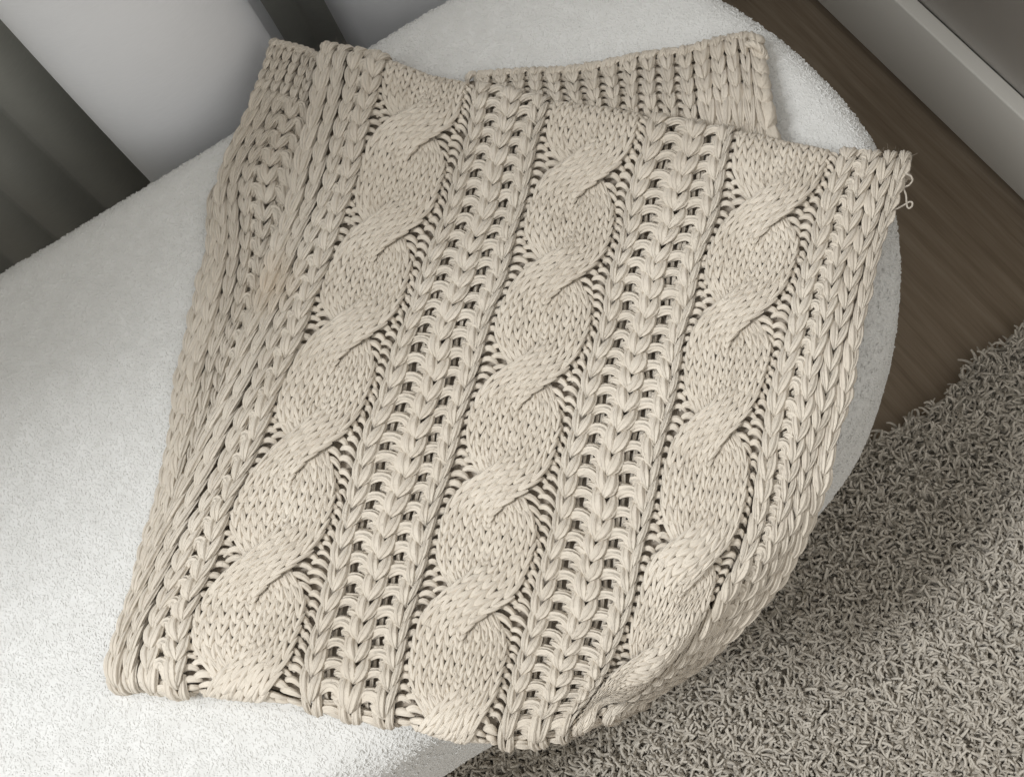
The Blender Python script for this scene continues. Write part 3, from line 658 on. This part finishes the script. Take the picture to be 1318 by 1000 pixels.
# --- ribbed borders
def border(cols, parent, lb, surf, t0, t1, flip):
    Y = Yarn(); e, r3 = cols[3], cols[2]
    a, b = (r3 + 8, e - 8) if not flip else (e + 8, r3 - 8)
    loops(Y, surf, a, b, t0, t1, 0.04)
    p = Y.build('ribbed_border', parent, label=lb)
    spec = [(cols[0], 7.2, 5.9, 5.9, 0.75, 1 / 5.2, 5.0), (cols[1], 6.0, 4.9, 4.9, 0.7, 1 / 5.6, 3.5), (cols[2], 6.2, 4.8, 5.0, 0.5, 1 / 6.0, 4.5), (cols[3], 8.2, 6.8 if not flip else 5.6, 5.4 if not flip else 6.0, 0.42, 1 / 5.9, 6.0)]
    if flip: spec = [(cols[0], 9.0, 6.4, 6.2, 0.75, 1 / 5.6, 5.0), (cols[1] - 1.5, 9.8, 5.7, 5.5, 0.6, 1 / 5.6, 4.0), (cols[2] + 1.5, 9.2, 5.8, 5.6, 0.5, 1 / 5.75, 4.5), (cols[3], 8.6, 6.4, 6.4, 0.5, 1 / 5.75, 5.5)]
    for s_, sp, l_, r_, ov, pt, hh in spec:
        Y = Yarn(); v_column(Y, surf, const(s_), t0, t1, pt, 1, 1, sp, l_, r_, ov, hh, twist=0.6); Y.build('knit_rib', p)
border([S_COL['rib1'], S_COL['rib2'], S_COL['rib3'], S_COL['ear']], blanket, 'ribbed border along the folded left side', TOPL, T_TOP, T_BOT, False)
border([S_COL['R1'], S_COL['R2'], S_COL['R3'], S_COL['R4']], blanket, 'ribbed border along the right side of the blanket', TOPL, T_TOP, T_BOT, True)

# --- lower fold peeping out on the left
LOW = [[(350,57),(350,62),(356,63),(368,66),(382,70),(398,75),(414,84)], [(322,128),(326,132),(333,132),(347,135),(360,138),(379,142),(400,148)],
 [(285,197),(289,200),(297,202),(310,204),(324,205),(350,208),(384,215)], [(272,256),(275,258),(283,257),(298,258),(314,261),(341,268),(372,275)],
 [(264,326),(273,327),(288,330),(304,332),(319,335),(339,340),(360,345)], [(248,398),(259,400),(272,400),(288,402),(304,404),(326,408),(347,412)],
 [(231,470),(242,470),(258,473),(273,473),(289,475),(307,478),(325,480)], [(220,542),(228,543),(242,540),(258,546),(273,548),(290,552),(306,556)],
 [(208,612),(217,612),(231,615),(245,618),(259,620),(274,624),(289,628)], [(190,680),(199,683),(213,685),(226,687),(239,690),(252,694),(265,698)],
 [(172,752),(181,754),(193,756),(206,758),(218,760),(231,765),(244,770)], [(150,832),(157,834),(167,836),(180,838),(192,842),(205,846),(218,850)]]
LOW = np.array(LOW, float)
sk_ = np.array([0, 10, 26, 44, 62, 88, 116.0]); seg = np.hypot(np.diff(LOW[:, 3, 0]), np.diff(LOW[:, 3, 1])); tk_ = np.r_[0, np.cumsum(seg)] / TU
sd = np.arange(0, 117, 2.0); td = np.arange(0, tk_[-1], 0.02)
def dense2(G, sk0, tk0, sd0, td0):
    a = np.array([np.interp(td0, tk0, G[:, j]) for j in range(G.shape[1])]); return np.array([np.interp(sd0, sk0, a[:, i]) for i in range(len(td0))]).T
LX, LY = (blur(blur(dense2(LOW[..., k], sk_, tk_, sd, td), 8, 1), 3, 0) for k in (0, 1))
a_, b_ = np.meshgrid(sd, td, indexing='ij')
LZ = 0.012 - 0.006 * smooth(22, 0, a_) + 0.0 * b_
LG = at(LX, LY, SEAT + LZ)
nt = 10; LG = extend(LG, 1, True, nt, math.pi * 0.9, 0.007); td = td[0] + 0.02 * np.arange(-nt, len(td))
ns2 = 9; LG = extend(LG, 0, True, ns2, math.pi * 0.7, 0.006); sd = sd[0] + 2.0 * np.arange(-ns2, len(sd))
LOWS = _Local(Surface(LG, sd, td))
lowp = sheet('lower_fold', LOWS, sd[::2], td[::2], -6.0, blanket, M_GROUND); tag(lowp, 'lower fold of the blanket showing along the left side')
tend = td[-1]
hem_end = 0.52
for s_, sp, l_, r_, ov, pt, hh, ts in [(10, 6, 4.8, 4.8, 0.7, 1 / 5.4, 4, 1.55), (26, 6.4, 5.2, 5.2, 0.7, 1 / 5.4, 5, hem_end), (44, 5.4, 4.5, 4.5, 0.62, 1 / 5.6, 3.5, hem_end), (62, 5.6, 4.5, 4.7, 0.4, 1 / 6.0, 4, hem_end), (88, 7.6, 6.0, 5.4, 0.25, 1 / 5.9, 5, hem_end), (112, 7, 5.6, 5.6, 0.4, 1 / 6, 3, hem_end)]:
    Y = Yarn(); v_column(Y, LOWS, const(s_), ts, tend, pt, 1, 1, sp, l_, r_, ov, hh, twist=0.6); Y.build('knit_rib', lowp)
Y = Yarn(); loops(Y, LOWS, 70, 81, hem_end, tend); loops(Y, LOWS, 96, 105, hem_end, tend); Y.build('purl_loops', lowp, kind='stuff')
for s_ in (14, 30, 47, 64, 82, 100):            # the fine rib of the hem at its top
    Y = Yarn(); v_column(Y, LOWS, const(s_), -0.06, hem_end + 0.05, 1 / 9.5, 1, 1, 5.0, 3.9, 3.9, 0.5, 3.0, sides=16, K=7, plies=4); Y.build('hem_rib', lowp)
Y = Yarn(); sx = np.arange(4, 112, 11.0); n_ = len(sx)   # cast-on edge
P0 = np.stack([sx - 3, np.full(n_, 2.0), np.full(n_, 0.0)], -1); P3 = np.stack([sx + 13, np.full(n_, -3.0), np.full(n_, 0.0)], -1)
Y.add(LOWS, bez(np.stack([P0, P0 + [3, -9, 7], P3 + [-3, -7, 7], P3], 1), 8), grain(8)[None] * np.full((n_, 1), 4.6), 15, 5, 0.9); Y.build('cast_on_edge', lowp)

# --- hem of the layer behind, showing past the top edge
BKX = [(598,104,612,170),(621,102,632,170),(643,101,652,172),(666,99,672,174),(689,98,694,176),(713,97,719,180),(738,94,744,184),(762,91,769,186),(786,87,794,188),(810,82,819,190),(834,78,845,190),(858,74,871,192),(882,70,897,192),(904,65,917,195),(924,59,937,195),(942,56,957,195),(958,54,974,195),(968,55,990,195)]
BKX = np.array(BKX, float); nb_ = len(BKX); LB = 95.0
ub = np.linspace(0, 1, 40); bx = BKX[:, 0:1] * (1 - ub) + BKX[:, 2:3] * ub; by = BKX[:, 1:2] * (1 - ub) + BKX[:, 3:4] * ub
for i in range(nb_): bx[i] += (6 if i > 13 else 0) * (ub ** 2 - ub)
sbk = np.arange(nb_) * 24.0; sd3 = np.arange(0, sbk[-1] + 0.1, 3.0)
BX = np.array([np.interp(sd3, sbk, bx[:, i]) for i in range(40)]).T; BY = np.array([np.interp(sd3, sbk, by[:, i]) for i in range(40)]).T
BX, BY = blur(BX, 3, 0), blur(BY, 3, 0)
ab, bb_ = np.meshgrid(sd3, ub, indexing='ij')
BZ = 0.010 + 0.010 * smooth(0.0, 0.5, bb_) + 0.003 * np.sin(ab / 60)
BG = at(BX, BY, SEAT + BZ); td3 = ub * LB / TU
BG = extend(BG, 1, True, 9, math.pi * 0.9, 0.007); td3 = td3[0] + (td3[1] - td3[0]) * np.arange(-9, 40)
BG = extend(BG, 0, False, 6, math.pi * 0.8, 0.006); sd3 = sd3[0] + 3.0 * np.arange(len(sd3) + 6)
BACK = _Local(Surface(BG, sd3, td3))
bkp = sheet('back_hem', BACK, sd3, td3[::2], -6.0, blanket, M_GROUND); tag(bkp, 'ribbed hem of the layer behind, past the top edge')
for i in range(1, nb_):
    wide_ = i > 12
    Y = Yarn(); v_column(Y, BACK, const(sbk[i]), -0.05, (0.42 if wide_ else 0.66), 1 / 10.5, 1, 1, 8.0 if wide_ else 5.8, 5.6 if wide_ else 4.3, 5.6 if wide_ else 4.3, 0.5, 4.0, sides=16, K=7, plies=4, twist=0.7)
    if wide_: v_column(Y, BACK, const(sbk[i]), 0.44, 0.72, 1 / 6.0, 1, 1, 9.0, 7.0, 7.0, 0.6, 4.0)
    Y.build('hem_rib', bkp)
    if i < 16:
        rows = np.arange(-3, 90, 9.0); n_ = len(rows); s0 = sbk[i]
        Y = Yarn(); P0 = np.stack([np.full(n_, s0 + 5), rows, np.full(n_, -4.0)], -1); P3 = np.stack([np.full(n_, s0 + 19), rows + 1, np.full(n_, -4.0)], -1)
        Y.add(BACK, bez(np.stack([P0, P0 + [4, -4, 3], P3 + [-4, -4, 3], P3], 1), 6), np.full((n_, 6), 3.0), 9, 4, 0.6, 0.9, 0.0); Y.build('purl_bars', bkp, kind='stuff')
sx = np.arange(4, sbk[-1] - 4, 12.0); n_ = len(sx)
Y = Yarn(); P0 = np.stack([sx - 3, 4 + jit(n_, 0.8), np.full(n_, -1.0)], -1); P3 = np.stack([sx + 13, -2 + jit(n_, 0.8), np.full(n_, -1.0)], -1)
Y.add(BACK, bez(np.stack([P0, P0 + [3, -9, 8], P3 + [-3, -6, 8], P3], 1), 8), grain(8)[None] * np.full((n_, 1), 4.2), 15, 5, 0.9)
Y.build('cast_on_edge', bkp)

# --- loose threads at the top right corner and the curled hem corner
def px_curve(name, pts, r, parent, mat, sides=7, n_=40):
    P = np.array([at(x, y, SEAT + z) for x, y, z in pts]) - OFF
    k = np.linspace(0, len(P) - 1, n_); C_ = np.array([np.interp(k, np.arange(len(P)), P[:, j]) for j in range(3)]).T
    for _ in range(3):
        C_[1:-1] = (C_[:-2] + 2 * C_[1:-1] + C_[2:]) / 4
    V_, F_, U_ = tubes(C_[None] / PX, np.full((1, n_), r / PX), sides, 4, 6, 1.0, 0.0)
    return mesh_obj(name, V_ * PX, F_, mat, parent, U_)
px_curve('loose_thread', [(1163,224,.034),(1167,224,.036),(1173,227,.036),(1175,232,.034),(1171,238,.032),(1165,241,.03),(1158,243,.03)], 0.0007, blanket, M_YARN)
px_curve('loose_thread', [(1163,243,.03),(1166,250,.03),(1167,258,.03),(1167,266,.029),(1170,269,.029),(1174,266,.03),(1175,261,.03),(1171,259,.03),(1164,264,.028),(1154,269,.03),(1146,272,.03)], 0.0007, blanket, M_YARN)
px_curve('loose_thread', [(1152,276,.03),(1148,284,.028),(1141,289,.027),(1134,291,.026)], 0.0007, blanket, M_YARN)
px_curve('curled_yarn_end', [(962,58,.018),(970,57,.022),(978,62,.020),(983,69,.014),(986,77,.010)], 0.0030, blanket, M_YARN, 14)

# --- stray fibres standing off the yarn
fz = np.concatenate(FUZZ); n_ = len(fz)
d0 = rng.normal(0, 1, (n_, 3)); d0[:, 2] = np.abs(d0[:, 2]) * 0.8; d0 /= np.linalg.norm(d0, axis=1)[:, None]
d1 = d0 + rng.normal(0, 0.8, (n_, 3)); d2 = d1 + rng.normal(0, 0.8, (n_, 3)); L_ = rng.uniform(0.0014, 0.0042, (n_, 1))
C_ = np.stack([fz, fz + d0 * L_ * 0.4, fz + d0 * L_ * 0.4 + d1 * L_ * 0.4, fz + d0 * L_ * 0.4 + d1 * L_ * 0.4 + d2 * L_ * 0.4], 1)
V_, F_, U_ = tubes(C_ / PX, np.tile(np.array([[0.085, 0.08, 0.065, 0.03]]), (n_, 1)) / 0.62, 3, 1, 0, 1.0, 0.0)
fo = mesh_obj('stray_fibres', V_ * PX, F_, M_YARN, blanket, U_); tag(fo, kind='stuff')
print('fibres', n_, 'tris', sum(sum(len(p.vertices) - 2 for p in o.data.polygons) for o in bpy.data.objects if o.type == 'MESH'))
